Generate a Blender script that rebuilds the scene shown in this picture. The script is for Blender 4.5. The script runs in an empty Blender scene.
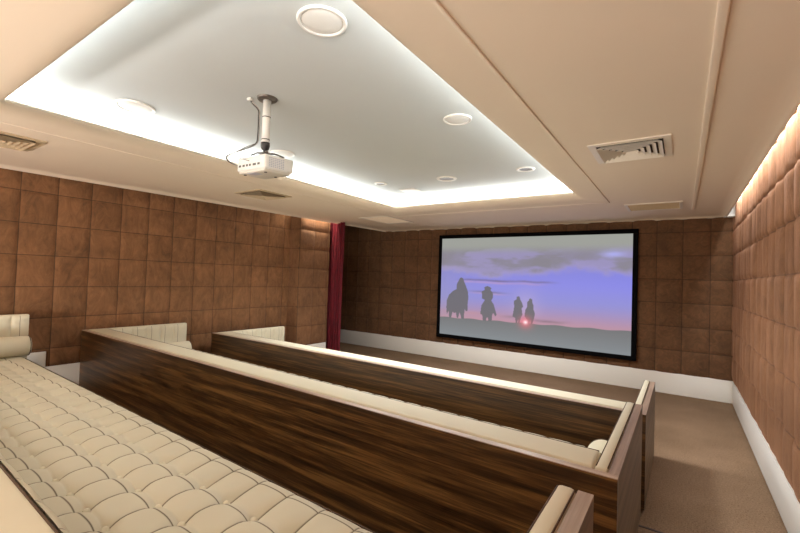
import bpy, bmesh, math, random
import numpy as np
from mathutils import Vector, Matrix

S = bpy.context.scene
COL = S.collection
random.seed(7)
PI = math.pi

# ------------------------------------------------------------------ camera
ZO = 1.85                                   # camera height above the front floor
def unit(v):
    v = np.array(v, float); return v / np.linalg.norm(v)
F = 412.60
cx = -unit([-603.0, -9.5, F])
cy = unit([282.0, 20.5, F]); cy = unit(cy - cx * cx.dot(cy))
cz = np.cross(cx, cy)
R = np.array([cx, cy, cz])                   # image axes -> room axes
if R[2][1] > 0: R[2] = -R[2]
cam_d = bpy.data.cameras.new('camera'); cam = bpy.data.objects.new('camera', cam_d)
COL.objects.link(cam); S.camera = cam
right = R @ np.array([1, 0, 0]); up = R @ np.array([0, -1, 0]); back = R @ np.array([0, 0, -1])
cam.matrix_world = Matrix(((right[0], up[0], back[0], 0), (right[1], up[1], back[1], 0),
                           (right[2], up[2], back[2], ZO), (0, 0, 0, 1)))
cam_d.sensor_width = 36.0; cam_d.lens = F * 36.0 / 800.0
cam_d.clip_start = 0.02; cam_d.clip_end = 60

# ------------------------------------------------------------------ world, exposure, lamps
w = bpy.data.worlds.new('world'); S.world = w; w.use_nodes = True
w.node_tree.nodes['Background'].inputs[0].default_value = (0.9, 0.8, 0.65, 1)
w.node_tree.nodes['Background'].inputs[1].default_value = 0.05
S.view_settings.view_transform = 'Standard'; S.view_settings.look = 'None'
S.view_settings.gamma = 1.0; S.view_settings.use_curve_mapping = False
S.view_settings.exposure = 0.08
S.cycles.use_denoising = True
S.cycles.max_bounces = 12; S.cycles.diffuse_bounces = 8; S.cycles.glossy_bounces = 4
S.cycles.sample_clamp_indirect = 6.0
S.cycles.use_adaptive_sampling = False

TX0, TX1, TY0, TY1 = -4.405, -1.277, 0.859, 6.207        # opening of the ceiling tray
def area(name, loc, size, size_y, power, col, rot=(0, 0, 0), spread=PI):
    d = bpy.data.lights.new(name, 'AREA'); d.shape = 'RECTANGLE'
    d.size = size; d.size_y = size_y; d.energy = power; d.color = col; d.spread = spread
    o = bpy.data.objects.new(name, d); o.location = loc; o.rotation_euler = rot
    COL.objects.link(o); return o
COOL = (0.88, 0.96, 1.02); WARM = (0.98, 0.97, 0.95)
TR = 0.19                                                # strip set back behind the tray lip
P_COVE = 11.0                                            # watts per metre
area('cove_light', (TX0 - TR, (TY0 + TY1) / 2, 3.125), 0.05, TY1 - TY0 + .3, P_COVE * 5.35, COOL, (PI, 0, 0))
area('cove_light', (TX1 + TR, (TY0 + TY1) / 2, 3.125), 0.05, TY1 - TY0 + .3, P_COVE * 5.35, COOL, (PI, 0, 0))
area('cove_light', ((TX0 + TX1) / 2, TY0 - TR, 3.125), TX1 - TX0 + .3, 0.05, P_COVE * 3.13, COOL, (PI, 0, 0))
area('cove_light', ((TX0 + TX1) / 2, TY1 + TR, 3.125), TX1 - TX0 + .3, 0.05, P_COVE * 3.13, COOL, (PI, 0, 0))
area('wall_wash_light', (0.655, 2.8, 3.25), 0.05, 10.4, 110, (.97, 0.97, .97))
area('wall_wash_light', (-6.535, 6.3, 3.27), 0.04, 0.8, 22, (1, 0.88, 0.72))
def down(loc, power, col=WARM, size=0.30, angle=150):
    d = bpy.data.lights.new('recessed_or_fill_lamp', 'SPOT'); d.energy = power; d.color = col
    d.spot_size = math.radians(angle); d.spot_blend = 0.9; d.shadow_soft_size = size
    o = bpy.data.objects.new('recessed_or_fill_lamp', d); o.location = loc; COL.objects.link(o)
for lx in (-5.4, -2.84, -0.3):  # added fill lamps in the rear soffit, out of view
    down((lx, -1.2, 3.02), 90)
def rear_fill(loc, power, col=(1.0, .98, .95)):
    d = bpy.data.lights.new('rear_fill_lamp', 'POINT'); d.energy = power; d.color = col; d.shadow_soft_size = .16
    o = bpy.data.objects.new('rear_fill_lamp', d); o.location = loc; COL.objects.link(o)
for lx in (-5.6, -3.9, -2.2, -.6):                       # unseen fill lamps added near the rear wall to brighten the room
    rear_fill((lx, -2.35, 1.40), 175 if lx < -3 else 205)
P_DOWN = 450
for lx, ly in ((-2.865, 5.31), (-1.706, 5.31), (-3.94, 5.15)):
    down((lx, ly, 3.29), P_DOWN)

# ------------------------------------------------------------------ node helpers
def newmat(name):
    m = bpy.data.materials.new(name); m.use_nodes = True
    nt = m.node_tree; return m, nt, nt.nodes['Principled BSDF']
def rgb(r, g, b):
    f = lambda c: (c / 255 / 12.92) if c / 255 <= .04045 else ((c / 255 + .055) / 1.055) ** 2.4
    return (f(r), f(g), f(b), 1)
def N(nt, t, **kw):
    n = nt.nodes.new(t)
    for k, v in kw.items(): setattr(n, k, v)
    return n
def objco(nt, scale=(1, 1, 1), loc=(0, 0, 0)):
    tc = N(nt, 'ShaderNodeTexCoord'); mp = N(nt, 'ShaderNodeMapping')
    nt.links.new(tc.outputs['Object'], mp.inputs[0])
    mp.inputs['Scale'].default_value = scale; mp.inputs['Location'].default_value = loc
    return mp.outputs[0]
def noise(nt, co, scale, detail=4, rough=.55, dist=0):
    n = N(nt, 'ShaderNodeTexNoise'); nt.links.new(co, n.inputs['Vector'])
    n.inputs['Scale'].default_value = scale; n.inputs['Detail'].default_value = detail
    n.inputs['Roughness'].default_value = rough; n.inputs['Distortion'].default_value = dist
    return n.outputs['Fac']
def ramp(nt, fac, stops):
    r = N(nt, 'ShaderNodeValToRGB'); nt.links.new(fac, r.inputs[0]); e = r.color_ramp.elements
    while len(e) < len(stops): e.new(0.5)
    for i, (p, c) in enumerate(stops): e[i].position = p; e[i].color = c
    return r.outputs[0]
def bump(nt, p, h, strength, dist):
    b = N(nt, 'ShaderNodeBump'); b.inputs['Strength'].default_value = strength
    b.inputs['Distance'].default_value = dist; nt.links.new(h, b.inputs['Height'])
    nt.links.new(b.outputs[0], p.inputs['Normal'])
def mth(nt, op, a, b=None, c=None):
    n = N(nt, 'ShaderNodeMath', operation=op)
    for i, v in enumerate((a, b, c)):
        if v is None: continue
        if isinstance(v, (int, float)): n.inputs[i].default_value = v
        else: nt.links.new(v, n.inputs[i])
    return n.outputs[0]
def seam_mask(nt, lines):
    """1 on the stitched lines; lines = [(axis, offset, module, halfwidth)]"""
    tc = N(nt, 'ShaderNodeTexCoord'); sp = N(nt, 'ShaderNodeSeparateXYZ')
    nt.links.new(tc.outputs['Object'], sp.inputs[0])
    out = None
    for ax, off, mod, hw in lines:
        v = mth(nt, 'PINGPONG', mth(nt, 'SUBTRACT', sp.outputs[ax], off), mod / 2)
        # pingpong is 0 on the line
        v2 = mth(nt, 'PINGPONG', mth(nt, 'ADD', mth(nt, 'SUBTRACT', sp.outputs[ax], off), 100 * mod), mod / 2)
        m = mth(nt, 'SUBTRACT', 1.0, mth(nt, 'SMOOTH_MIN', mth(nt, 'DIVIDE', v2, hw), 1.0, 0.2))
        m = mth(nt, 'MAXIMUM', m, 0.0)
        out = m if out is None else mth(nt, 'MAXIMUM', out, m)
    return out
def mixc(nt, fac, a, b):
    n = N(nt, 'ShaderNodeMix', data_type='RGBA')
    if isinstance(fac, (int, float)): n.inputs[0].default_value = fac
    else: nt.links.new(fac, n.inputs[0])
    for i, v in ((6, a), (7, b)):
        if isinstance(v, tuple): n.inputs[i].default_value = v
        else: nt.links.new(v, n.inputs[i])
    return n.outputs[2]

def suede(name, lines, streak=(1, 1, 1), g=1.0):
    m, nt, p = newmat(name)
    co = objco(nt)
    a = noise(nt, co, 2.2, 5, .6, .6)
    b = noise(nt, objco(nt, streak), 7, 6, .7, 2.2)
    f = mth(nt, 'ADD', mth(nt, 'MULTIPLY', a, .45), mth(nt, 'MULTIPLY', b, .55))
    c = ramp(nt, f, [(.30, rgb(78*g, 52*g, 31*g)), (.46, rgb(108*g, 75*g, 46*g)), (.62, rgb(131*g, 92*g, 60*g))])
    c = mixc(nt, seam_mask(nt, lines), c, rgb(44, 29, 18))
    nt.links.new(c, p.inputs['Base Color'])
    p.inputs['Roughness'].default_value = .95
    p.inputs['Sheen Weight'].default_value = .5; p.inputs['Sheen Roughness'].default_value = .5
    p.inputs['Sheen Tint'].default_value = rgb(220, 170, 140)
    h = mth(nt, 'ADD', noise(nt, co, 240, 2, .5), mth(nt, 'MULTIPLY', b, 2.2))
    bump(nt, p, h, .35, .008)
    return m
def leather(name, lines=None, g=1.0):
    m, nt, p = newmat(name)
    co = objco(nt)
    c = mixc(nt, noise(nt, co, 3, 3), rgb(203*g, 197*g, 174*g), rgb(214*g, 207*g, 185*g))
    if lines: c = mixc(nt, seam_mask(nt, lines), c, rgb(64, 44, 22))
    nt.links.new(c, p.inputs['Base Color'])
    p.inputs['Roughness'].default_value = .6; p.inputs['Specular IOR Level'].default_value = .3
    bump(nt, p, noise(nt, co, 260, 2), .12, .002)
    return m
def paint(name, c, rough=.7, b=.03):
    m, nt, p = newmat(name)
    co = objco(nt)
    k = noise(nt, co, 1.5, 3)
    c2 = tuple(x * .96 for x in c[:3]) + (1,)
    nt.links.new(mixc(nt, k, c, c2), p.inputs['Base Color'])
    p.inputs['Roughness'].default_value = rough
    bump(nt, p, noise(nt, co, 180, 2), b, .002)
    return m
def plain(name, c, rough=.5, metal=0.0, spec=.5, ns=40):
    m, nt, p = newmat(name)
    co = objco(nt)
    c2 = tuple(x * .9 for x in c[:3]) + (1,)
    nt.links.new(mixc(nt, noise(nt, co, ns, 2), c, c2), p.inputs['Base Color'])
    p.inputs['Roughness'].default_value = rough; p.inputs['Metallic'].default_value = metal
    p.inputs['Specular IOR Level'].default_value = spec
    return m
def wood(name, axis, dark, mid, light, rough=.33, fine=1.0):
    m, nt, p = newmat(name)
    sc = [11.0 * fine] * 3; sc[axis] = .4
    co = objco(nt, tuple(sc))
    a = noise(nt, co, 1.0, 5, .6, 1.3)
    sc2 = [75.0 * fine] * 3; sc2[axis] = 1.0
    b = noise(nt, objco(nt, tuple(sc2)), 1.0, 5, .7, .6)
    wv = N(nt, 'ShaderNodeTexWave', wave_type='BANDS', bands_direction='Z' if axis != 2 else 'X')
    sc3 = [1.0] * 3; sc3[axis] = .16
    nt.links.new(objco(nt, tuple(sc3)), wv.inputs['Vector'])
    wv.inputs['Scale'].default_value = 3.2; wv.inputs['Distortion'].default_value = 7
    wv.inputs['Detail'].default_value = 3; wv.inputs['Detail Scale'].default_value = 1.3
    f = mth(nt, 'ADD', mth(nt, 'MULTIPLY', a, .5),
            mth(nt, 'ADD', mth(nt, 'MULTIPLY', b, .46), mth(nt, 'MULTIPLY', wv.outputs['Fac'], .06)))
    c = ramp(nt, f, [(.37, dark), (.49, mid), (.63, light)])
    nt.links.new(c, p.inputs['Base Color'])
    p.inputs['Roughness'].default_value = rough
    bump(nt, p, b, .12, .002)
    return m

SX, SZ = .383, .407            # size of one upholstered wall square
ZS = .350                      # lowest horizontal seam
M = {}
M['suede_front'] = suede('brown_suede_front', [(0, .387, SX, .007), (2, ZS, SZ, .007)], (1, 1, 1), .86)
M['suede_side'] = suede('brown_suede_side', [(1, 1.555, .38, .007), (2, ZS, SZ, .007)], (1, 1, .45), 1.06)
M['suede_pillar'] = suede('brown_suede_pillar', [(1, 5.9, .41, .006), (2, ZS, SZ, .006)], (1, 1, .45))
M['cream'] = leather('cream_leather')
M['tuft'] = leather('cream_leather_tufted_seat', [(0, 0.0, .2, .0065), (1, 0.0, .2, .0055)], .94)
M['tuft_back'] = leather('cream_leather_tufted_back', [(0, 0.0, .2, .0045), (2, 0.0, .2, .0035)])
M['tuft_arm'] = leather('cream_leather_tufted_arm', [(1, 0.0, .2, .004)])
M['piping'] = plain('brown_piping', rgb(78, 56, 34), .6)
M['slab'] = paint('cream_ceiling_paint', rgb(236, 222, 202))
M['white'] = paint('white_ceiling_paint', rgb(196, 202, 203))
M['base'] = paint('white_baseboard_paint', rgb(243, 242, 236), .45)
M['walnut'] = wood('dark_walnut', 0, rgb(26, 16, 8), rgb(70, 47, 25), rgb(126, 92, 52))
M['walnut_side'] = wood('walnut_side_lit', 1, rgb(78, 62, 42), rgb(104, 84, 60), rgb(128, 106, 78), .45)  # lighter walnut: grazing reflection on the outer sides put into the colour
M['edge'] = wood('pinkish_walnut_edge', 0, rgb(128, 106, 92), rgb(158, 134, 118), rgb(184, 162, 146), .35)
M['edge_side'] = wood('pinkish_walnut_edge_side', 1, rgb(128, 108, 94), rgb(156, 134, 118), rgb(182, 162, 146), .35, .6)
M['brass'] = plain('brass', rgb(212, 160, 80), .3, 1.0)
M['black'] = plain('black_frame_velvet', rgb(8, 8, 10), .95, 0, .1)
M['plastic'] = plain('white_plastic', rgb(235, 233, 228), .35)
M['vent_metal'] = plain('vent_white_metal', rgb(236, 228, 214), .4)
M['vent_dark'] = plain('vent_inside_shade', rgb(60, 46, 34), .8)  # dark tone stands for the shade behind the louvres
M['tier_edge'] = plain('dark_brown_edge_strip', rgb(48, 30, 24), .6)
M['vent_cream'] = plain('vent_cream_metal', rgb(200, 180, 148), .5)
M['vent_tan'] = plain('vent_tan_grille', rgb(196, 172, 134), .6)
M['grille'] = plain('speaker_grille_white', rgb(228, 228, 224), .6, ns=300)
M['lamp_grey'] = plain('lamp_lens_grey', rgb(92, 90, 86), .3)
M['cable'] = plain('black_cable', rgb(52, 48, 46), .5)
M['cable_grey'] = plain('grey_cable', rgb(150, 146, 140), .5)
M['proj_under'] = plain('projector_grey_plastic', rgb(214, 208, 196), .4)
M['proj_grill'] = plain('projector_grill_grey', rgb(188, 188, 200), .5)
M['steel'] = plain('dark_steel', rgb(104, 98, 92), .4, .6)

def carpet(name, c1, c2):
    m, nt, p = newmat(name)
    tc = N(nt, 'ShaderNodeTexCoord')
    wv = N(nt, 'ShaderNodeTexWave', wave_type='BANDS', bands_direction='X'); wv.inputs['Scale'].default_value = 26
    wv.inputs['Distortion'].default_value = 1.2; wv.inputs['Detail'].default_value = 1
    nt.links.new(tc.outputs['Object'], wv.inputs[0])
    a = noise(nt, objco(nt), 70, 4, .8); b = noise(nt, objco(nt), 1.4, 3)
    f = mth(nt, 'ADD', mth(nt, 'MULTIPLY', a, .7), mth(nt, 'ADD', mth(nt, 'MULTIPLY', wv.outputs['Fac'], .02), mth(nt, 'MULTIPLY', b, .2)))
    nt.links.new(ramp(nt, f, [(.32, c1), (.68, c2)]), p.inputs['Base Color'])
    p.inputs['Roughness'].default_value = 1.0; p.inputs['Specular IOR Level'].default_value = .1
    bump(nt, p, f, .6, .006)
    return m
M['carpet'] = carpet('brown_loop_carpet', rgb(90, 71, 52), rgb(160, 133, 108))
def velvet(name):
    m, nt, p = newmat(name)
    co = objco(nt, (1, 1, .2))
    nt.links.new(ramp(nt, noise(nt, co, 30, 4), [(.3, rgb(62, 3, 14)), (.7, rgb(118, 10, 32))]), p.inputs['Base Color'])
    p.inputs['Roughness'].default_value = .8; p.inputs['Sheen Weight'].default_value = .35
    p.inputs['Sheen Tint'].default_value = rgb(255, 90, 110)
    bump(nt, p, noise(nt, objco(nt), 200, 2), .2, .002)
    return m
M['velvet'] = velvet('crimson_velvet')

# ------------------------------------------------------------------ mesh helpers
class MB:
    def __init__(s): s.v = []; s.f = []; s.sm = []
    def add(s, vs, fs, smooth=False):
        n = len(s.v); s.v += [tuple(v) for v in vs]
        s.f += [tuple(i + n for i in f) for f in fs]; s.sm += [smooth] * len(fs); return s
    def box(s, x0, x1, y0, y1, z0, z1):
        vs = [(x, y, z) for z in (z0, z1) for y in (y0, y1) for x in (x0, x1)]
        return s.add(vs, [(0, 2, 3, 1), (4, 5, 7, 6), (0, 1, 5, 4), (2, 6, 7, 3), (0, 4, 6, 2), (1, 3, 7, 5)])
    def rbox(s, x0, x1, y0, y1, z0, z1, r, seg=3, sub=0, smooth=True):
        bm = bmesh.new(); bmesh.ops.create_cube(bm, size=1)
        for v in bm.verts:
            v.co = ((x0 + x1) / 2 + v.co.x * (x1 - x0), (y0 + y1) / 2 + v.co.y * (y1 - y0), (z0 + z1) / 2 + v.co.z * (z1 - z0))
        bmesh.ops.bevel(bm, geom=bm.edges[:], offset=r, segments=seg, profile=.5, affect='EDGES')
        bm.verts.ensure_lookup_table(); bm.verts.index_update()
        s.add([v.co[:] for v in bm.verts], [[v.index for v in f.verts] for f in bm.faces], smooth)
        bm.free(); return s
    def cyl(s, c0, c1, r0, r1=None, n=24, caps=True, smooth=True):
        r1 = r0 if r1 is None else r1
        a = Vector(c0); b = Vector(c1); d = (b - a).normalized()
        t = Vector((1, 0, 0)) if abs(d.x) < .9 else Vector((0, 1, 0))
        u = d.cross(t).normalized(); v = d.cross(u)
        vs = [];
        for c, r in ((a, r0), (b, r1)):
            vs += [c + (u * math.cos(2 * PI * i / n) + v * math.sin(2 * PI * i / n)) * r for i in range(n)]
        s.add([x[:] for x in vs], [(i, (i + 1) % n, n + (i + 1) % n, n + i) for i in range(n)], smooth)
        if caps:
            s.add([x[:] for x in vs[:n]], [tuple(range(n))[::-1]]); s.add([x[:] for x in vs[n:]], [tuple(range(n))])
        return s
    def lathe(s, c, prof, n=32, axis='z', smooth=True):
        """prof = [(r, h)] around the axis through c"""
        vs = []
        for r, h in prof:
            for i in range(n):
                a = 2 * PI * i / n
                if axis == 'z': vs.append((c[0] + r * math.cos(a), c[1] + r * math.sin(a), c[2] + h))
                elif axis == 'y': vs.append((c[0] + r * math.cos(a), c[1] + h, c[2] + r * math.sin(a)))
                else: vs.append((c[0] + h, c[1] + r * math.cos(a), c[2] + r * math.sin(a)))
        fs = [(j * n + i, j * n + (i + 1) % n, (j + 1) * n + (i + 1) % n, (j + 1) * n + i) for j in range(len(prof) - 1) for i in range(n)]
        return s.add(vs, fs, smooth)
    def tube(s, pts, r, n=8, closed=False):
        P = [Vector(p) for p in pts]; m = len(P); vs = []
        up = Vector((0, 0, 1))
        for i, p in enumerate(P):
            if closed: d = P[(i + 1) % m] - P[i - 1]
            else: d = P[min(i + 1, m - 1)] - P[max(i - 1, 0)]
            d.normalize()
            t = up if abs(d.z) < .95 else Vector((1, 0, 0))
            u = d.cross(t).normalized(); v = d.cross(u)
            vs += [(p + (u * math.cos(2 * PI * k / n) + v * math.sin(2 * PI * k / n)) * r)[:] for k in range(n)]
        rng = range(m if closed else m - 1)
        fs = [(i * n + k, i * n + (k + 1) % n, ((i + 1) % m) * n + (k + 1) % n, ((i + 1) % m) * n + k) for i in rng for k in range(n)]
        s.add(vs, fs, True)
        if not closed:
            s.add(vs[:n], [tuple(range(n))]); s.add(vs[-n:], [tuple(range(n))[::-1]])
        return s
    def sheet(s, us, vs_, fn, flip=False, smooth=True):
        n = len(us); V = [fn(u, v) for v in vs_ for u in us]
        fs = []
        for j in range(len(vs_) - 1):
            for i in range(n - 1):
                q = (j * n + i, j * n + i + 1, (j + 1) * n + i + 1, (j + 1) * n + i)
                fs.append(q[::-1] if flip else q)
        return s.add(V, fs, smooth)
    def build(s, name, mat, parent=None, xf=None, merge=True):
        me = bpy.data.meshes.new(name)
        vs = [xf(v) for v in s.v] if xf else s.v
        me.from_pydata(vs, [], s.f); me.update()
        me.polygons.foreach_set('use_smooth', s.sm)
        me.materials.append(mat)
        bm = bmesh.new(); bm.from_mesh(me); (bmesh.ops.remove_doubles(bm, verts=bm.verts, dist=1e-5) if merge else None); bmesh.ops.recalc_face_normals(bm, faces=bm.faces[:])
        bm.to_mesh(me); bm.free()
        o = bpy.data.objects.new(name, me); COL.objects.link(o)
        if parent: o.parent = parent
        return o
def tag(o, label=None, cat=None, group=None, kind=None):
    if label: o['label'] = label
    if cat: o['category'] = cat
    if group: o['group'] = group
    if kind: o['kind'] = kind
    return o
def empty(name, loc, label, cat, group=None):
    o = bpy.data.objects.new(name, None); o.location = loc; o.empty_display_size = .1
    COL.objects.link(o); return tag(o, label, cat, group)
def struct(name, mb, mat, parent=None, xf=None, merge=True):
    o = mb.build(name, mat, parent, xf, merge)
    if parent is None: o['kind'] = 'structure'
    return o
def frange(a, b, st):
    n = max(1, int(round((b - a) / st))); return [a + (b - a) * i / n for i in range(n + 1)]
def grid_lines(a, b, off, mod, sub=12):
    """lines that hit every seam, denser beside it"""
    fr = [0, .035, .09, .17, .27, .38, .5, .62, .73, .83, .91, .965]
    k = math.floor((a - off) / mod) - 1; out = [a, b]
    while off + k * mod < b + mod:
        for f in fr:
            x = off + (k + f) * mod
            if a + .004 < x < b - .004: out.append(x)
        k += 1
    return sorted(out)

# ------------------------------------------------------------------ room shell
XL, XR, YF, YB, ZT = -6.9, .727, 8.597, -2.6, 3.32
XA = -8.3                                              # left end of the alcove behind the curtain
T2, T3 = .15, .385                                     # heights of the seating tiers
struct('floor', MB().box(XA - .1, XR + .3, YB - .1, YF + .2, -.12, 0), M['carpet'])
struct('floor.001', MB().rbox(XL, XR, 1.75, 3.44, 0.0, T2, .012, 2), M['carpet'])
struct('floor.002', MB().rbox(XL, XR, YB, 1.76, 0.0, T3, .012, 2), M['carpet'])
struct('wall_back', MB().box(XL - .1, XR + .1, YB - .1, YB, 0, ZT), M['suede_front'])

def hsoft(t, p=3.2): return 1 - (1 - t) ** p
_rt = {}
def tile_var(i, j):
    if (i, j) not in _rt:
        _rt[(i, j)] = (random.uniform(.8, 1.2), random.uniform(-.3, .3))
    return _rt[(i, j)]
def pad_h(a, b, ao, am, bo, bm_, amp, wrinkle=0.0):
    ta = (a - ao) / am; tb = (b - bo) / bm_
    u = abs(math.sin(PI * ta)); v = abs(math.sin(PI * tb))
    k, ph = tile_var(math.floor(ta), math.floor(tb))
    h = amp * k * (.72 * hsoft(u) * hsoft(v) + .28 * min(1, math.hypot(u, v) * 1.6) )
    if wrinkle:
        h += wrinkle * (1 - v ** 2) * hsoft(u) * math.sin(PI * ta * 5 + ph * 9) * .5
    return h
# front wall: squares run along x and z
mb = MB()
mb.sheet(grid_lines(XA, XR, .387, SX), grid_lines(ZS, 3.2, ZS, SZ),
         lambda x, z: (x, YF - pad_h(x, z, .387, SX, ZS, SZ, .034) * min(1, max(0, (z - ZS) / .02 + .3)), z))
mb.box(XA, XR + .2, YF, YF + .1, 0, ZT)
struct('wall_front', mb, M['suede_front'])
struct('baseboard_front', MB().rbox(XA, XR, YF - .012, YF + .01, 0, .362, .004, 2), M['base'])
# right wall
def rib_h(y, z):
    ta = (y - 1.555) / .38; tb = (z - ZS) / SZ
    u = abs(math.sin(PI * ta)); v = abs(math.sin(PI * tb))
    k, ph = tile_var(math.floor(ta), math.floor(tb))
    return .046 * k * (.3 + .7 * u ** .8) * (.6 + .4 * hsoft(v, 8)) + .004 * math.sin(PI * ta * 4 + ph * 9 + z * 3) * u
mb = MB()
mb.sheet(grid_lines(YB, YF, 1.555, .38), grid_lines(ZS, 3.2, ZS, SZ),
         lambda y, z: (XR - rib_h(y, z) * min(1, max(0, (z - ZS) / .12)) ** .5 * 1.0 - .012, y, z), flip=True)
mb.box(XR, XR + .1, YB, YF, 0, ZT)
struct('wall_right', mb, M['suede_side'])
struct('baseboard_right', MB().rbox(XR - .036, XR + .01, YB, YF - .013, 0, .362, .004, 2), M['base'])
# left wall, its lower edge stepping down with the tiers
YC = 5.9
mb = MB()
for y0, y1, zb in ((YB, 1.9, .724), (1.9, 3.55, .522), (3.55, YC, ZS)):
    mb.sheet(grid_lines(y0, y1, 1.555, .38), grid_lines(zb, 3.2, ZS, SZ),
             lambda y, z: (XL + pad_h(y, z, 1.555, .38, ZS, SZ, .032) * min(1, max(0, (z - zb) / .02 + .3)), y, z))
mb.box(XL - .1, XL, YB, YC + .02, 0, ZT)
struct('wall_left', mb, M['suede_side'])
mb = MB()
mb.rbox(XL - .01, XL + .012, YB, 1.9, 0, .72, .004, 2)
mb.rbox(XL - .01, XL + .012, 1.9, 3.55, 0, .518, .004, 2)
mb.rbox(XL - .01, XL + .012, 3.55, YC, 0, .362, .004, 2)
struct('baseboard_left', mb, M['base'])
# padded pillar standing out from the left wall
XC, YD = -6.585, 6.76
mb = MB()
mb.sheet(grid_lines(XL, XC, XC, .46), grid_lines(ZS, 3.12, ZS, SZ),
         lambda x, z: (x, YC - pad_h(x, z, XC, .46, ZS, SZ, .024), z))
mb.sheet(grid_lines(YC, YD, YC, .405), grid_lines(ZS, 3.12, ZS, SZ),
         lambda y, z: (XC + pad_h(y, z, YC, .41, ZS, SZ, .02), y, z))
mb.box(XL - .05, XC, YC, YD, 0, 3.12)
struct('wall_pillar', mb, M['suede_pillar'], merge=False)
struct('baseboard_pillar', MB().box(XL, XC + .012, YC - .012, YD, 0, .345), M['base'])
mb = MB(); mb.box(XA - .1, XA, YD - .2, YF, 0, ZT); mb.box(XA, XL, YD - .2, YD - .1, 0, ZT)
struct('wall_alcove', mb, M['suede_side'])

struct('trim_6', MB().box(.55, XR - .002, YF - .16, YF - .035, 3.012, ZT), M['base'])
struct('trim_5', MB().rbox(XL, XR - .04, 3.432, 3.452, T2 - .03, T2 + .004, .003, 2), M['tier_edge'])  # dark strip added to mark the tier edge
# upper ceiling
struct('ceiling', MB().box(XA - .1, XR + .1, YB - .1, YF + .1, ZT, ZT + .1), M['white'])
# dropped ceiling: tray lip, trough, flat soffit, cornice edge
ZF, ZL, LW, TW = 3.05, 3.15, .17, .36
def ring(off): return [(TX0 - off, TY0 - off), (TX1 + off, TY0 - off), (TX1 + off, TY1 + off), (TX0 - off, TY1 + off)]
prof = [(TW, ZT), (TW, 3.10), (.035, 3.10), (.012, ZL - .004), (0, ZL)]
for i in range(1, 9):
    t = i / 8 * PI / 2
    prof.append((LW * (1 - math.cos(t)), ZL - (ZL - ZF) * math.sin(t)))
mb = MB()
loops = [[(x, y, z) for x, y in ring(o)] for o, z in prof]
vs = [p for l in loops for p in l]
fs = [(j * 4 + i, (j + 1) * 4 + i, (j + 1) * 4 + (i + 1) % 4, j * 4 + (i + 1) % 4) for j in range(len(loops) - 1) for i in range(4)]
for j in range(len(loops) - 1):
    mb.add([loops[j][i] for i in range(4)] + [loops[j + 1][i] for i in range(4)],
           [(i, 4 + i, 4 + (i + 1) % 4, (i + 1) % 4) for i in range(4)], j > 3)
outer = [(-6.86, YB), (-6.84, 1.3), (-6.50, 6.0), (-6.352, YF - .01), (.59, YF - .01), (.59, YB)]
cen = (-2.84, 3.5)
def inset(pts, d):
    n = len(pts); out = []
    for i in range(n):
        p0, p1, p2 = Vector(pts[i - 1]), Vector(pts[i]), Vector(pts[(i + 1) % n])
        n1 = Vector((-(p1 - p0).y, (p1 - p0).x)).normalized(); n2 = Vector((-(p2 - p1).y, (p2 - p1).x)).normalized()
        c = Vector(cen) - p1
        if n1.dot(c) < 0: n1 = -n1
        if n2.dot(c) < 0: n2 = -n2
        k = (n1 + n2); k = k * (d / max(1e-6, (1 + n1.dot(n2))))
        out.append((p1 + k)[:])
    return out
CW = .13
corn = [(CW, ZF), (CW * .75, ZF - .003), (CW * .45, ZF - .012), (CW * .2, ZF - .026), (.012, ZF - .038), (0, ZF - .038), (0, ZF + .1)]
cl = [[(x, y, z) for x, y in inset(outer, d)] for d, z in corn]
for j in range(len(cl) - 1):
    mb.add(cl[j] + cl[j + 1], [(i, (i + 1) % 6, 6 + (i + 1) % 6, 6 + i) for i in range(6)], j < 4)
I = cl[0]; r4 = [(x, y, ZF) for x, y in ring(LW)]
# r4: back-left, back-right, front-right, front-left ; I: back-left, left-mid, front-left, front-right, back-right
mb.add(r4 + I, [(0, 1, 9, 4), (1, 2, 8, 9), (2, 3, 7, 8), (3, 0, 5, 6, 7), (0, 4, 5)])
# top side of the dropped ceiling, so that light in the slots stays in the slots
TP = [(x, y, ZF + .1) for x, y in outer]; r5 = [(x, y, ZF + .1) for x, y in ring(TW)]
mb.add(r5 + TP, [(0, 1, 9, 4), (1, 2, 8, 9), (2, 3, 7, 8), (3, 0, 5, 6, 7), (0, 4, 5)])
struct('ceiling.001', mb, M['slab'])
# bead mouldings on the soffit
def bead(name, pts, wd, ht):
    m = MB()
    for (x0, y0), (x1, y1) in zip(pts[:-1], pts[1:]):
        ax, bx = min(x0, x1) - wd / 2, max(x0, x1) + wd / 2; ay, by = min(y0, y1) - wd / 2, max(y0, y1) + wd / 2
        m.rbox(ax, bx, ay, by, ZF - ht, ZF + .004, ht * .45, 3)
    return struct(name, m, M['slab'])
bead('trim_1', [(-.895, .3), (-.895, 6.64)], .022, .012)
bead('trim_2', [(-4.785, .3), (-4.785, 6.64)], .014, .004)
bead('trim_3', [(.13, -2.4), (.13, 7.62)], .046, .02)
bead('trim_4', [(-4.785, 6.64), (-.895, 6.64)], .012, .005)

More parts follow.
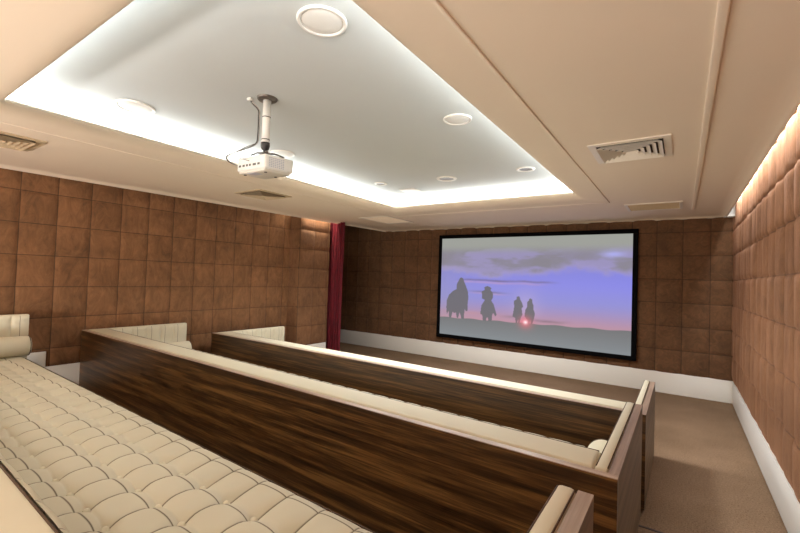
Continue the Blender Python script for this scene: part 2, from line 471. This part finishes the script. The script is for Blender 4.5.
# ------------------------------------------------------------------ upholstered benches
def bench(name, xl, xr, yb, zf, H, depth, thick, k, label, ox, oyl, detail=True, arm_extra=0.0, GUT=.265, arm_up=0.0):
    """row of upholstered bench: back towards the camera, seat towards the screen; k = small skew to the room"""
    L = xr - xl
    root = empty(name, (xl, yb, zf), label, 'sofa', 'rows of bench sofas facing the screen')
    # local y of a point shifts with the distance from the right end; local origin lies on a seam crossing
    A = lambda v: (v[0], v[1] + k * (L - v[0]), v[2])
    W, C = .045, .062
    foot = .035
    # shell
    o = MB().box(0, L, 0, W - .002, foot, H - .004).build('back_panel', M['walnut'], root, A)
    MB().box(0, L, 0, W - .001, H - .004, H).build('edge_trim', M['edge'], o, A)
    for nm, x0, x1, ex in (('side_panel', L - W, L, 0), ('side_panel', 0, W, arm_extra)):
        y0 = W
        p = MB().box(x0, x1, y0, depth + ex, foot, H - .004 + (arm_up if x0 < 1 else 0)).build(nm, M['walnut_side'], root, A)
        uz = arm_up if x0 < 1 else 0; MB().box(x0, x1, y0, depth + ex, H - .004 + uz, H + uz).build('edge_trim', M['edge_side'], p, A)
    MB().box(W, L - W, thick + .05, depth - .07, foot, H - .50).build('seat_base', M['walnut'], root, A)
    n = 4
    for i in range(n):
        fx = .55 + (L - 1.1) * i / (n - 1) if False else xl_feet[i] - xl
        MB().box(fx - .03, fx + .03, .004, .05, 0, foot).build('foot', M['brass'], root, A)
    for i in range(n):
        fx = xl_feet[i] - xl
        MB().box(fx - .03, fx + .03, depth - .16, depth - .1, 0, foot).build('foot', M['brass'], root, A)
    ZSEAT = H - .415                                   # height of the seat buttons
    # right and left arm cushions
    ac = MB().rbox(L - W - C, L - W - .001, W + .01, depth - .004, ZSEAT - .12, H + .008, .018, 3).build('arm_cushion', M['cream'], root, A)
    for px in (L - W - C + .006, L - W - .006):
        MB().tube([(px, W + .04, H + .004), (px, depth - .022, H + .004), (px, depth - .005, H - .015), (px, depth - .004, H - .3)], .003).build('piping', M['piping'], ac, A)
    ae = depth + arm_extra
    ac = MB().rbox(W, W + C, W + .01, ae - .004, ZSEAT - .12, H + .008 + arm_up, .018, 3).build('arm_cushion', M['cream'], root, A)
    def arm_face(y, z):
        u = abs(math.sin(PI * y / .2)); v = abs(math.sin(PI * (z - ZSEAT - .2) / .2))
        e = min(1, (H + arm_up - z) / .03) * min(1, max(0, (ae - y) / .02))
        return (W + C - .001 + .022 * hsoft(u) * (.6 + .4 * v) * max(0, e), y, z)
    arm = MB().sheet(grid_lines(thick, ae - .01, 0, .2), grid_lines(ZSEAT - .1, H + arm_up - .004, ZSEAT, .2), arm_face)
    q = arm.build('tufting', M['tuft_arm'], ac, A)
    # back cushion
    bc = MB().rbox(W + C, L - W - C, W, thick, ZSEAT - .12, H + .010, .022, 4).build('back_cushion', M['cream'], root, A)
    for py in (thick - .008,):
        MB().tube([(x, py, H + .006) for x in (W + C + .01, L / 2, L - W - C - .01)], .0040).build('piping', M['piping'], bc, A)
    # tufted surfaces are built around an origin that lies on a button, so the stitch lines fall on the creases
    def tuft(a, b, amp):
        u = abs(math.sin(PI * a / .2)); v = abs(math.sin(PI * b / .2))
        return amp * (.80 * (1 - ((1 - u) * (1 - v)) ** 1.5) + .12 * math.sqrt(u * v) + .08 * hsoft(min(u, v)))
    x0, x1 = W + C, L - W - C
    nx = int((x1 - ox) / .2)
    def sub(nm, mat, mb_, origin, par):
        o = mb_.build(nm, mat, par)
        o.location = origin; return o
    # seat
    oy = oyl
    yfront = depth - .03
    def seatf(x, y):
        X, Y = x + ox, y + oy
        if y > 0:
            v = math.sin(min(1, y / (yfront - oy)) * PI * .5) if y < yfront - oy else 1
            u = abs(math.sin(PI * x / .2))
            h = .055 * (.80 * (1 - ((1 - u) * (1 - v)) ** 1.5) + .12 * math.sqrt(u * v) + .08 * hsoft(min(u, v)))
            e = min(1, max(0, (yfront - Y) / .10)); e = e * e * (3 - 2 * e); h = h * e + .034 * (1 - e)
        else: h = tuft(x, y, .055)
        t = (yfront - Y)
        drop = 0
        if t < .07: drop = .045 * (1 - max(0, t) / .07) ** 2
        return (x, y + k * (L - X), ZSEAT + h - drop)
    mbs = MB(); dx = .2 / (16 if detail else 8)
    xs = sorted(set([round(v, 5) for v in frange(x0 - ox, x1 - ox, dx)]))
    gl = lambda a, b: [v for v in (grid_lines(a, b, 0, .2))]
    xs = gl(x0 - ox, x1 - ox)
    xss = gl(x0 + GUT - ox, x1 - GUT - ox)
    ys = gl(thick - .03 - oy, 0) + [v for v in frange(0, yfront - oy, .02)][1:]
    mbs.sheet(xss, ys, seatf)
    for xe, fl_ in ((xss[0], True), (xss[-1], False)):
        mbs.sheet(ys, [0, 1], lambda y, j: (xe, y + k * (L - xe - ox), seatf(xe, y)[2] - j * .13), flip=fl_)
    yy = yfront - oy
    mbs.sheet(xss, [0, 1, 2, 3], lambda x, j: (x, yy + k * (L - x - ox) + (0, .008, .004, .0)[j] , ZSEAT + (seatf(x, yy)[2] - ZSEAT) * (1 - min(1, j)) - (0, .03, .09, .14)[j]), flip=True)
    seat = sub('seat_cushion', M['tuft'], mbs, (ox, oy, 0), root)
    mbb = MB().rbox(x0 + GUT, x1 - GUT, thick - .02, yfront - .012, H - .56, ZSEAT - .02, .01, 2)
    mbb.build('seat_border', M['cream'], root, A)
    MB().tube([(x, yfront + .004, ZSEAT + .002) for x in frange(x0 + GUT, x1 - GUT, .4)], .0035).build('piping', M['piping'], root, A)
    # back face
    oz = H - .30
    def backf(x, z):
        X = x + ox; Z = z + oz
        e = min(1, max(0, (H - .008 - Z) / .07)); h = tuft(x, z, .045) * math.sqrt(e * (2 - e)) + .004
        return (x, k * (L - X) + h, z)
    mk = MB().sheet(xs, sorted(gl(ZSEAT - .05 - oz, H - .085 - oz) + [H - t - oz for t in (.009, .011, .014, .019, .026, .035, .047, .06, .073)]), backf, flip=True)
    bo = sub('tufting', M['tuft_back'], mk, (ox, thick - .002, oz), bc)
    if detail:
        # upholstery buttons: the hundred nearest ones one by one, the rest together
        BP = [(.0001, .009), (.009, .008), (.014, .003), (.016, -.004), (.013, -.014)]
        t = MB().lathe((0, 0, 0), BP, 14)
        proto = t.build('button', M['cream'], seat)
        spots = []
        i = -1
        xi = math.ceil((x0 + GUT - ox + .03) / .2)
        while xi * .2 < x1 - GUT - ox - .03:
            yj = 0
            while yj * .2 + oy > thick + .06:
                x = xi * .2; y = yj * .2
                spots.append((x, y + k * (L - x - ox), ZSEAT + .024)); yj -= 1
            xi += 1
        spots.sort(key=lambda p: (xl + ox + p[0]) ** 2 + (yb + oy + p[1]) ** 2)
        vis = [p for p in spots]
        proto.location = vis[0]
        for p in vis[1:100]:
            c = proto.copy(); COL.objects.link(c); c.parent = seat; c.location = p
        rest = MB()
        for p in vis[100:]:
            rest.lathe(p, BP, 8)
        if vis[100:]:
            r_ = rest.build('buttons', M['cream'], seat); r_['kind'] = 'stuff'
    return root
xl_feet = [-5.70, -3.99, -2.27, -.60]
XBR = -.228
bench('sofa', -6.20, -.212, .03, T3, 1.212 - T3, 1.36, .33, .022,
      'nearest cream button-tufted bench sofa, its deep quilted seat filling the lower left', 4.54, 1.06, True, 0, 0, .073)
bench('sofa', -6.85, XBR, 2.125, T2, .974 - T2, 1.425, .28, .021,
      'middle row bench sofa with the long dark walnut back facing the tufted seat', 5.372, 1.14, False, 0)
bench('sofa', -6.58, XBR, 3.945, 0, .800, 1.41, .28, .0137,
      'front row bench sofa with walnut back, the one nearest the projection screen', 5.372, 1.14, False, .06, 0)

def bolster(loc, length, r, label):
    o = MB()
    pr = [(.001, 0), (r * .5, .001), (r * .85, .008), (r * .97, .022), (r, .05), (r, length - .05), (r * .97, length - .022), (r * .85, length - .008), (r * .5, length - .001), (.001, length)]
    o.lathe((0, 0, 0), pr, 40, 'y')
    b = o.build('bolster_cushion', M['cream']); b.location = loc
    tag(b, label, 'cushion', 'bolster cushions along the sofa arms')
    for yy in (.02, length - .02):
        MB().tube([(r * .975 * math.cos(a), yy, r * .975 * math.sin(a)) for a in [2 * PI * i / 32 for i in range(32)]], .004, 6, True).build('piping', M['piping'], b)
bolster((-6.20 + .107 +   .022 + .115, .56, 1.212 - .415 + .056 + .108), .94, .108, 'round cream bolster against the left arm of the nearest sofa')
bolster((-6.85 + .107 + .022 + .122, 2.66, .974 - .50 + .003 + .115), 1.0, .115, 'round cream bolster at the left wall end of the middle sofa')
bolster((XBR - .107 - .122, 2.46, .974 - .50 + .001 + .115), .98, .115, 'round cream bolster beside the right arm of the middle sofa')

# ------------------------------------------------------------------ projection screen
X0, X1, Z0, Z1 = -4.635, -.74, .585, 2.785
YS = 8.49
FWD = .082
scr = empty('projection_screen', ((X0 + X1) / 2, YF - .03, Z0 - FWD),
            'wide projection screen in a black frame showing four riders on horseback at sunset', 'screen')
def loc_(v): return (v[0] - (X0 + X1) / 2, v[1] - (YF - .03), v[2] - (Z0 - FWD))
fr = MB()
fr.rbox(X0 - FWD, X1 + FWD, YS - .012, YF - .032, Z1, Z1 + FWD, .006, 2); fr.rbox(X0 - FWD, X1 + FWD, YS - .012, YF - .032, Z0 - FWD, Z0, .006, 2)
fr.rbox(X0 - FWD, X0, YS - .012, YF - .032, Z0 - .01, Z1 + .01, .006, 2); fr.rbox(X1, X1 + FWD, YS - .012, YF - .032, Z0 - .01, Z1 + .01, .006, 2)
fr.build('frame', M['black'], scr, loc_)
NX, NZ = 420, 236
def s2l(c):
    c = np.asarray(c, float) / 255
    return np.where(c <= .04045, c / 12.92, ((c + .055) / 1.055) ** 2.4)
U, V = np.meshgrid(np.linspace(0, 1, NX + 1), np.linspace(0, 1, NZ + 1))
rs = np.random.RandomState(5)
def vnoise(u, v, fu, fv, seed):
    r = np.random.RandomState(seed); g = r.rand(int(fv) + 3, int(fu * 1.3) + 4)
    x = u * fu; y = v * fv; i = np.floor(x).astype(int); j = np.floor(y).astype(int)
    a = x - i; b = y - j; a = a * a * (3 - 2 * a); b = b * b * (3 - 2 * b)
    return (g[j, i] * (1 - a) + g[j, i + 1] * a) * (1 - b) + (g[j + 1, i] * (1 - a) + g[j + 1, i + 1] * a) * b
def fbm(u, v, fu, fv, seed, o=4):
    t = 0; s = 0
    for k in range(o): t = t + vnoise(u, v, fu * 2 ** k, fv * 2 ** k, seed + k) * .55 ** k; s += .55 ** k
    return t / s
def lerp(a, b, t): return a * (1 - t[..., None]) + b * t[..., None]
def ss(a, b, x): t = np.clip((x - a) / (b - a), 0, 1); return t * t * (3 - 2 * t)
C = lambda *c: np.array(c, float)
img = np.zeros(U.shape + (3,)) + C(150, 134, 168)
img = lerp(C(176, 138, 160), C(142, 140, 206), ss(.17, .42, V))
img = lerp(img, C(134, 134, 226), ss(.35, .6, V) * (.45 + .5 * U))
img = lerp(img, C(120, 120, 196), ss(.5, .75, V) * .4)
img = lerp(img, C(150, 146, 176), (1 - ss(0, .25, U)) * .35 * np.ones_like(V))
cl_e = .67 + .035 * np.sin(U * 7 + 2.2) + .16 * (fbm(U, V, 9, 7, 11, 5) - .5)
cloud = ss(-.03, .06, V - cl_e) * (.35 + .65 * ss(.36, .56, fbm(U + V * .2, V, 5, 12, 21, 5)))
img = lerp(img, C(176, 160, 186), ss(-.06, .02, V - cl_e) * .55)
img = lerp(img, C(132, 128, 138), np.clip(cloud * (.55 + .6 * fbm(U, V, 9, 8, 33)), 0, 1))
img = lerp(img, C(152, 154, 148), ss(.82, .93, V))
img = lerp(img, C(170, 172, 236), np.exp(-(((U - .92) / .05) ** 2 + ((V - .83) / .03) ** 2)) * .8)
for (ua, ub, vc, th, col, st) in ((.14, .66, .575, .010, C(116, 106, 150), .8), (.12, .62, .555, .012, C(196, 154, 190), .45), (.2, .42, .46, .010, C(122, 112, 150), .7),
                                  (.2, .42, .445, .008, C(200, 158, 184), .45), (.56, .72, .222, .012, C(110, 96, 108), .8), (.4, .5, .235, .012, C(130, 112, 120), .6), (.0, .4, .24, .02, C(186, 140, 146), .4)):
    m_ = ss(ua - .06, ua + .06, U) * (1 - ss(ub - .1, ub + .04, U)) * np.exp(-((V - vc - .02 * (fbm(U, V, 8, 1, 61) - .5)) / th) ** 2)
    img = lerp(img, col, m_ * st * (.5 + fbm(U, V, 14, 6, 44)))
img = lerp(img, C(196, 172, 204), np.exp(-((U - .51) / .07) ** 2) * ss(.2, .3, V) * (1 - ss(.3, .62, V)) * .45)
horizon = .176 + .022 * U + .004 * np.sin(U * 40)
img = lerp(img, C(196, 146, 150), np.exp(-np.clip(V - horizon, 0, 9) / .04) * (.55 - .25 * U))
ground = 1 - ss(-.003, .004, V - horizon)
img = lerp(img, lerp(C(112, 112, 114), C(128, 134, 138), 1 - V / .2 + 0 * U), ground)
def inpoly(poly):
    m = np.zeros(U.shape, bool); n = len(poly)
    for i in range(n):
        (xa, ya), (xb, yb) = poly[i], poly[(i + 1) % n]
        c = ((ya > V) != (yb > V)) & (U < (xb - xa) * (V - ya) / (yb - ya + 1e-12) + xa); m ^= c
    return m
H1 = [(.133, .597), (.145, .585), (.150, .558), (.163, .511), (.176, .456), (.18, .394), (.176, .32), (.178, .26), (.168, .255), (.158, .275), (.156, .178), (.140, .175), (.132, .222), (.126, .235), (.119, .178), (.110, .18), (.104, .235), (.093, .225), (.082, .239), (.073, .175), (.060, .178), (.056, .25), (.044, .203), (.04, .283), (.043, .36), (.056, .414), (.083, .457), (.103, .475), (.105, .531), (.12, .575), (.124, .592)]
H2 = [(.294, .52), (.308, .512), (.318, .498), (.312, .483), (.326, .454), (.327, .408), (.318, .377), (.333, .345), (.341, .30), (.352, .244), (.343, .228), (.334, .257), (.327, .25), (.323, .175), (.305, .175), (.301, .21), (.294, .21), (.290, .175), (.272, .175), (.268, .232), (.255, .239), (.261, .325), (.281, .381), (.264, .394), (.261, .464), (.279, .48), (.275, .503), (.284, .514)]
H3 = [(.470, .436), (.478, .430), (.479, .410), (.49, .38), (.497, .337), (.489, .325), (.494, .264), (.486, .234), (.479, .181), (.474, .181), (.471, .22), (.467, .181), (.459, .186), (.455, .229), (.44, .242), (.446, .301), (.448, .331), (.447, .39), (.460, .406), (.461, .428)]
H4 = [(.535, .421), (.543, .412), (.543, .392), (.551, .358), (.550, .329), (.56, .28), (.554, .229), (.546, .186), (.539, .186), (.536, .22), (.531, .186), (.524, .19), (.521, .217), (.506, .251), (.508, .309), (.517, .339), (.517, .383), (.527, .40), (.528, .415)]
for hp in (H1, H2, H3, H4):
    mk = inpoly(hp).astype(float)
    img = lerp(img, C(104, 102, 108), mk * .95)
d = ((U - .511) / .035) ** 2 + ((V - .196) / .055) ** 2
img = lerp(img, C(240, 110, 120), np.exp(-d * 1.0) * .75)
img = lerp(img, C(255, 232, 236), np.exp(-d * 9))
lin = s2l(np.clip(img, 0, 255)).reshape(-1, 3)
me = bpy.data.meshes.new('picture')
co = np.stack([X0 + U * (X1 - X0) - (X0 + X1) / 2, np.full(U.shape, YS - (YF - .03)), Z0 + V * (Z1 - Z0) - (Z0 - FWD)], -1).reshape(-1, 3)
n1 = NX + 1
idx = (np.arange(NZ)[:, None] * n1 + np.arange(NX)[None]).reshape(-1)
fc = np.stack([idx, idx + 1, idx + 1 + n1, idx + n1], -1)
me.from_pydata(co.tolist(), [], fc.tolist())
at = me.color_attributes.new('picture', 'FLOAT_COLOR', 'POINT')
at.data.foreach_set('color', np.concatenate([lin, np.ones((len(lin), 1))], 1).astype(np.float32).ravel())
m, nt, p = newmat('projected_picture')
an = N(nt, 'ShaderNodeAttribute', attribute_name='picture')
p.inputs['Base Color'].default_value = (.03, .03, .03, 1); p.inputs['Roughness'].default_value = 1; p.inputs['Specular IOR Level'].default_value = 0
nt.links.new(an.outputs['Color'], p.inputs['Emission Color']); p.inputs['Emission Strength'].default_value = 1.0
me.materials.append(m)
pic = bpy.data.objects.new('picture', me); COL.objects.link(pic); pic.parent = scr
MB().box(X0 - .02, X1 + .02, YS + .004, YF - .034, Z0 - .02, Z1 + .02).build('backing', M['black'], scr, loc_)

# ------------------------------------------------------------------ projector
PX, PY = -2.905, 2.18
pr = empty('projector', (PX, PY, ZT), 'small white projector hanging on a white ceiling pole', 'projector')
L_ = lambda v: (v[0] - PX, v[1] - PY, v[2] - ZT)
MB().lathe((PX, PY, ZT), [(.0, -.022), (.07, -.022), (.082, -.012), (.085, 0)], 32).build('ceiling_flange', M['steel'], pr, L_)
pole = MB().cyl((PX, PY, ZT - .01), (PX, PY, 2.935), .033).build('pole', M['plastic'], pr, L_)
for zz in (3.16, 2.97):
    MB().cyl((PX, PY, zz), (PX, PY, zz - .007), .0345, n=20).build('clamp_ring', M['cable'], pole, L_)
mb = MB(); mb.lathe((PX, PY, 2.935), [(.001, .01), (.036, .006), (.038, -.02), (.03, -.05), (.015, -.06), (.013, -.075), (.022, -.085), (.022, -.10), (.001, -.105)], 24)
mb.build('ball_joint', M['cable'], pr, L_)
br = MB()
for sx, sy in ((-.11, -.06), (.10, -.05), (-.09, .13), (.09, .13)):
    br.tube([(PX, PY, 2.85), (PX + sx * .5, PY + sy * .5, 2.857), (PX + sx, PY + sy, 2.835)], .007, 6)
br.box(PX - .045, PX + .045, PY - .04, PY + .04, 2.845, 2.853)
br.build('mount_bracket', M['steel'], pr, L_)
BX0, BX1, BY0, BY1, BZ0, BZ1 = -3.17, -2.795, 2.10, 2.40, 2.685, 2.825
def tilt(v):   # body hangs a little nose-up
    return L_((v[0], v[1], v[2] + (v[1] - PY) * .05 + (v[0] - PX) * -.02))
body = MB().rbox(BX0, BX1, BY0, BY1, BZ0 + .02, BZ1, .016, 4).build('body', M['plastic'], pr, tilt)
MB().rbox(BX0 + .012, BX1 - .012, BY0 + .01, BY1 - .02, BZ0, BZ0 + .034, .014, 3).build('underside', M['proj_under'], body, tilt)
g = MB()
for i in range(8):
    for j in range(6):
        y = BY0 + .04 + i * .02; z = BZ0 + .04 + j * .014
        g.box(BX1 - .002, BX1 + .0015, y, y + .013, z, z + .007)
g.build('vent_grill', M['proj_grill'], body, tilt)
ln = MB().lathe((BX1 - .09, BY1 - .004, BZ0 + .07), [(.045, 0), (.045, .02), (.038, .022), (.034, .006), (.001, .004)], 28, 'y')
ln.build('lens', M['cable'], body, tilt)
pt = MB()
for i, (px, wd) in enumerate(((-3.14, .03), (-3.09, .03), (-3.04, .022), (-3.0, .022), (-2.95, .04), (-2.89, .03))):
    pt.box(px, px + wd, BY0 - .002, BY0 + .004, BZ0 + .055, BZ0 + .073)
pt.build('port', M['steel'], body, tilt)
MB().box(-3.05, -2.95, PY - .06, PY + .02, BZ0 - .003, BZ0 + .004).build('lamp_cover', M['proj_grill'], body, tilt)
for fx, fy in ((BX0 + .05, BY0 + .05), (BX1 - .05, BY0 + .05), (PX - .05, BY1 - .06)):
    MB().cyl((fx, fy, BZ0 - .006), (fx, fy, BZ0 + .01), .012, n=16).build('foot', M['cable'], body, tilt)
for dx, mat, nm in ((0, M['cable'], 'cable'), (.012, M['cable_grey'], 'cable')):
    pts = [(-3.02 + dx, 2.10, 3.316), (-3.03 + dx, 2.12, 3.29), (-2.965 + dx, 2.14, 3.22), (-2.955 + dx, 2.14, 3.15), (-2.955 + dx, 2.14, 3.0), (-2.962 + dx, 2.13, 2.93),
           (-3.00 + dx, 2.09, 2.89), (-3.08 + dx, 2.03, 2.85), (-3.16 + dx, 2.0, 2.82), (-3.17 + dx, 2.01, 2.785), (-3.13 + dx * 2, 2.065, 2.755 - dx)]
    # smooth by Catmull-Rom
    q = []
    P_ = [Vector(a) for a in pts]
    for i in range(len(P_) - 1):
        a, b, c, d_ = P_[max(i - 1, 0)], P_[i], P_[i + 1], P_[min(i + 2, len(P_) - 1)]
        for s_ in range(5):
            t = s_ / 5
            q.append((.5 * ((2 * b) + (-a + c) * t + (2 * a - 5 * b + 4 * c - d_) * t * t + (-a + 3 * b - 3 * c + d_) * t ** 3))[:])
    q.append(pts[-1])
    MB().tube(q, .0065 if dx == 0 else .004, 8).build(nm, mat, pr, L_)
q = [(-2.985, 2.13, 2.93), (-3.02, 2.06, 2.885), (-3.10, 2.02, 2.84), (-3.03, 2.03, 2.79), (-2.96, 2.07, 2.77)]
MB().tube(q, .004, 6).build('cable', M['cable_grey'], pr, L_)
MB().rbox(-3.055, -3.01, 2.085, 2.115, 3.30, 3.32, .004, 2).build('cable_outlet', M['plastic'], pr, L_)

# ------------------------------------------------------------------ ceiling speakers, lamps
def speaker(x, y, r, label):
    o = empty('ceiling_speaker', (x, y, ZT), label, 'speaker', 'round white speakers in the ceiling tray')
    MB().lathe((0, 0, 0), [(r * .84, -.004), (r * .86, -.012), (r * .97, -.014), (r, -.008), (r, 0)], 48).build('rim', M['plastic'], o)
    MB().lathe((0, 0, 0), [(.0005, -.013), (r * .45, -.012), (r * .78, -.0085), (r * .835, -.005), (r * .84, -.001)], 48).build('grille', M['grille'], o)
speaker(-1.741, 1.66, .145, 'round white ceiling speaker, largest one in view at the top edge of the photo')
speaker(-4.12, 1.675, .16, 'round white ceiling speaker in the rear left corner of the lit tray')
speaker(-1.72, 3.364, .13, 'round white ceiling speaker beside the tray lip nearest the big square diffuser')
speaker(-4.054, 3.30, .145, 'round white ceiling speaker just behind the hanging projector')
def lamp(x, y, r, label):
    o = empty('recessed_downlight', (x, y, ZT), label, 'ceiling light', 'recessed lamps at the screen end of the tray')
    MB().lathe((0, 0, 0), [(r * .7, -.002), (r * .74, -.012), (r * .97, -.01), (r, 0)], 40).build('rim', M['plastic'], o)
    MB().lathe((0, 0, 0), [(.0005, -.003), (r * .7, -.003)], 40).build('lens', M['lamp_grey'], o)
lamp(-2.865, 5.313, .15, 'middle of the three round recessed lamps, white rim around a grey lens')
lamp(-3.94, 5.145, .10, 'small grey recessed lamp farthest left at the screen end of the tray')
lamp(-1.706, 5.315, .12, 'recessed lamp at the right screen end of the tray, washed out by the cove light')
o = MB().rbox(-3.93, -3.64, 5.62, 5.87, ZT - .012, ZT, .004, 2).build('access_panel', M['plastic'])
tag(o, 'faint square white access panel near the front left tray corner', 'access panel')

# ------------------------------------------------------------------ vents
def diffuser(cx_, cy_, s, label, frame='vent_metal'):
    """square four-way diffuser: flange, four rings of sloping blades, flat dark sheet for the shade inside"""
    o = empty('ceiling_vent', (cx_, cy_, ZF), label, 'air vent', 'air vents in the ceiling soffit')
    h = s / 2
    fl = MB()
    b0 = h - .055
    for a in ((-h, h, -h, -b0), (-h, h, b0, h), (-h, -b0, -b0, b0), (b0, h, -b0, b0)):
        fl.box(a[0], a[1], a[2], a[3], -.012, 0)
    fl.build('frame', M[frame], o)
    MB().box(-b0, b0, -b0, b0, -.0025, -.0005).build('backing', M['vent_dark'], o)
    lo = b0 - .008; nb = 5
    for i in range(nb):
        r1 = lo - i * lo / nb * .93; r0 = r1 - .034
        q = MB()
        for zt, th in ((0, 0), ):
            out = [(-r1, -r1), (r1, -r1), (r1, r1), (-r1, r1)]; inn = [(-r0, -r0), (r0, -r0), (r0, r0), (-r0, r0)]
            za, zb_ = -.032, -.006
            v_ = [(x, y, za) for x, y in out] + [(x, y, zb_) for x, y in inn] + [(x, y, za + .003) for x, y in out] + [(x, y, zb_ + .003) for x, y in inn]
            f_ = [(i_, (i_ + 1) % 4, 4 + (i_ + 1) % 4, 4 + i_) for i_ in range(4)] + [(8 + i_, 12 + i_, 12 + (i_ + 1) % 4, 8 + (i_ + 1) % 4) for i_ in range(4)] + \
                 [(4 + i_, 4 + (i_ + 1) % 4, 12 + (i_ + 1) % 4, 12 + i_) for i_ in range(4)] + [(i_, 8 + i_, 8 + (i_ + 1) % 4, (i_ + 1) % 4) for i_ in range(4)]
            q.add(v_, f_)
        q.build('louvre', M[frame], o)
    return o
diffuser(-.39, 4.13, .61, 'large square four-way air diffuser with white louvres above the right aisle')
diffuser(-5.40, 1.02, .6, 'square louvred air vent at the far left edge of the ceiling', 'vent_cream')
diffuser(-5.32, 4.0, .6, 'square louvred air vent in the left ceiling soffit below the projector', 'vent_cream')
def flatvent(x0, x1, y0, y1, label, mat, n):
    o = empty('ceiling_vent', ((x0 + x1) / 2, (y0 + y1) / 2, ZF), label, 'air vent', 'air vents in the ceiling soffit')
    a, b = (x1 - x0) / 2, (y1 - y0) / 2
    fl = MB(); t = .04
    for q in ((-a, a, -b, -b + t), (-a, a, b - t, b), (-a, -a + t, -b + t, b - t), (a - t, a, -b + t, b - t)): fl.box(*q, -.012, 0)
    fl.build('frame', M['vent_metal'], o)
    MB().box(-a + t, a - t, -b + t, b - t, -.004, -.001).build('backing', mat, o)
    g = MB(); k = (2 * b - 2 * t) / n
    for i in range(n):
        y = -b + t + i * k; g.box(-a + t, a - t, y + k * .2, y + k * .5, -.011, -.004)
    g.build('slats', mat, o)
flatvent(-.73, -.005, 6.92, 7.56, 'flat tan return grille in the soffit, close to the screen wall', M['vent_tan'], 22)
flatvent(-5.50, -4.77, 6.48, 7.44, 'barely visible flat cream grille in the soffit near the front left corner', M['slab'], 14)

# ------------------------------------------------------------------ curtain
cu = empty('curtain', (-6.53, 6.92, 0), 'gathered crimson velvet curtain hanging beside the padded pillar', 'curtain')
path = []
nf = 7
for i in range(nf * 12 + 1):
    t = i / (nf * 12)
    path.append((t, math.sin(t * nf * 2 * PI)))
def cur(i, z):
    t, sn = path[int(i)]
    top = z / 3.14
    sp = .84 + .16 * abs(top - .3)
    xx = -.25 + .50 * t + .02 * math.sin(z * 1.3 + t * 5)
    amp = .06 * (1 - .2 * top)
    return (xx * sp + .03 * (1 - top), sn * amp + .012 * math.sin(z * 2.1 + t * 14), z)
mb = MB(); mb.sheet(list(range(len(path))), frange(.02, 3.10, .12), cur)
mb.build('drape', M['velvet'], cu)
rail = MB().rbox(-.32, .30, -.02, .02, 3.10, 3.13, .006, 2).build('rail', M['steel'], cu)
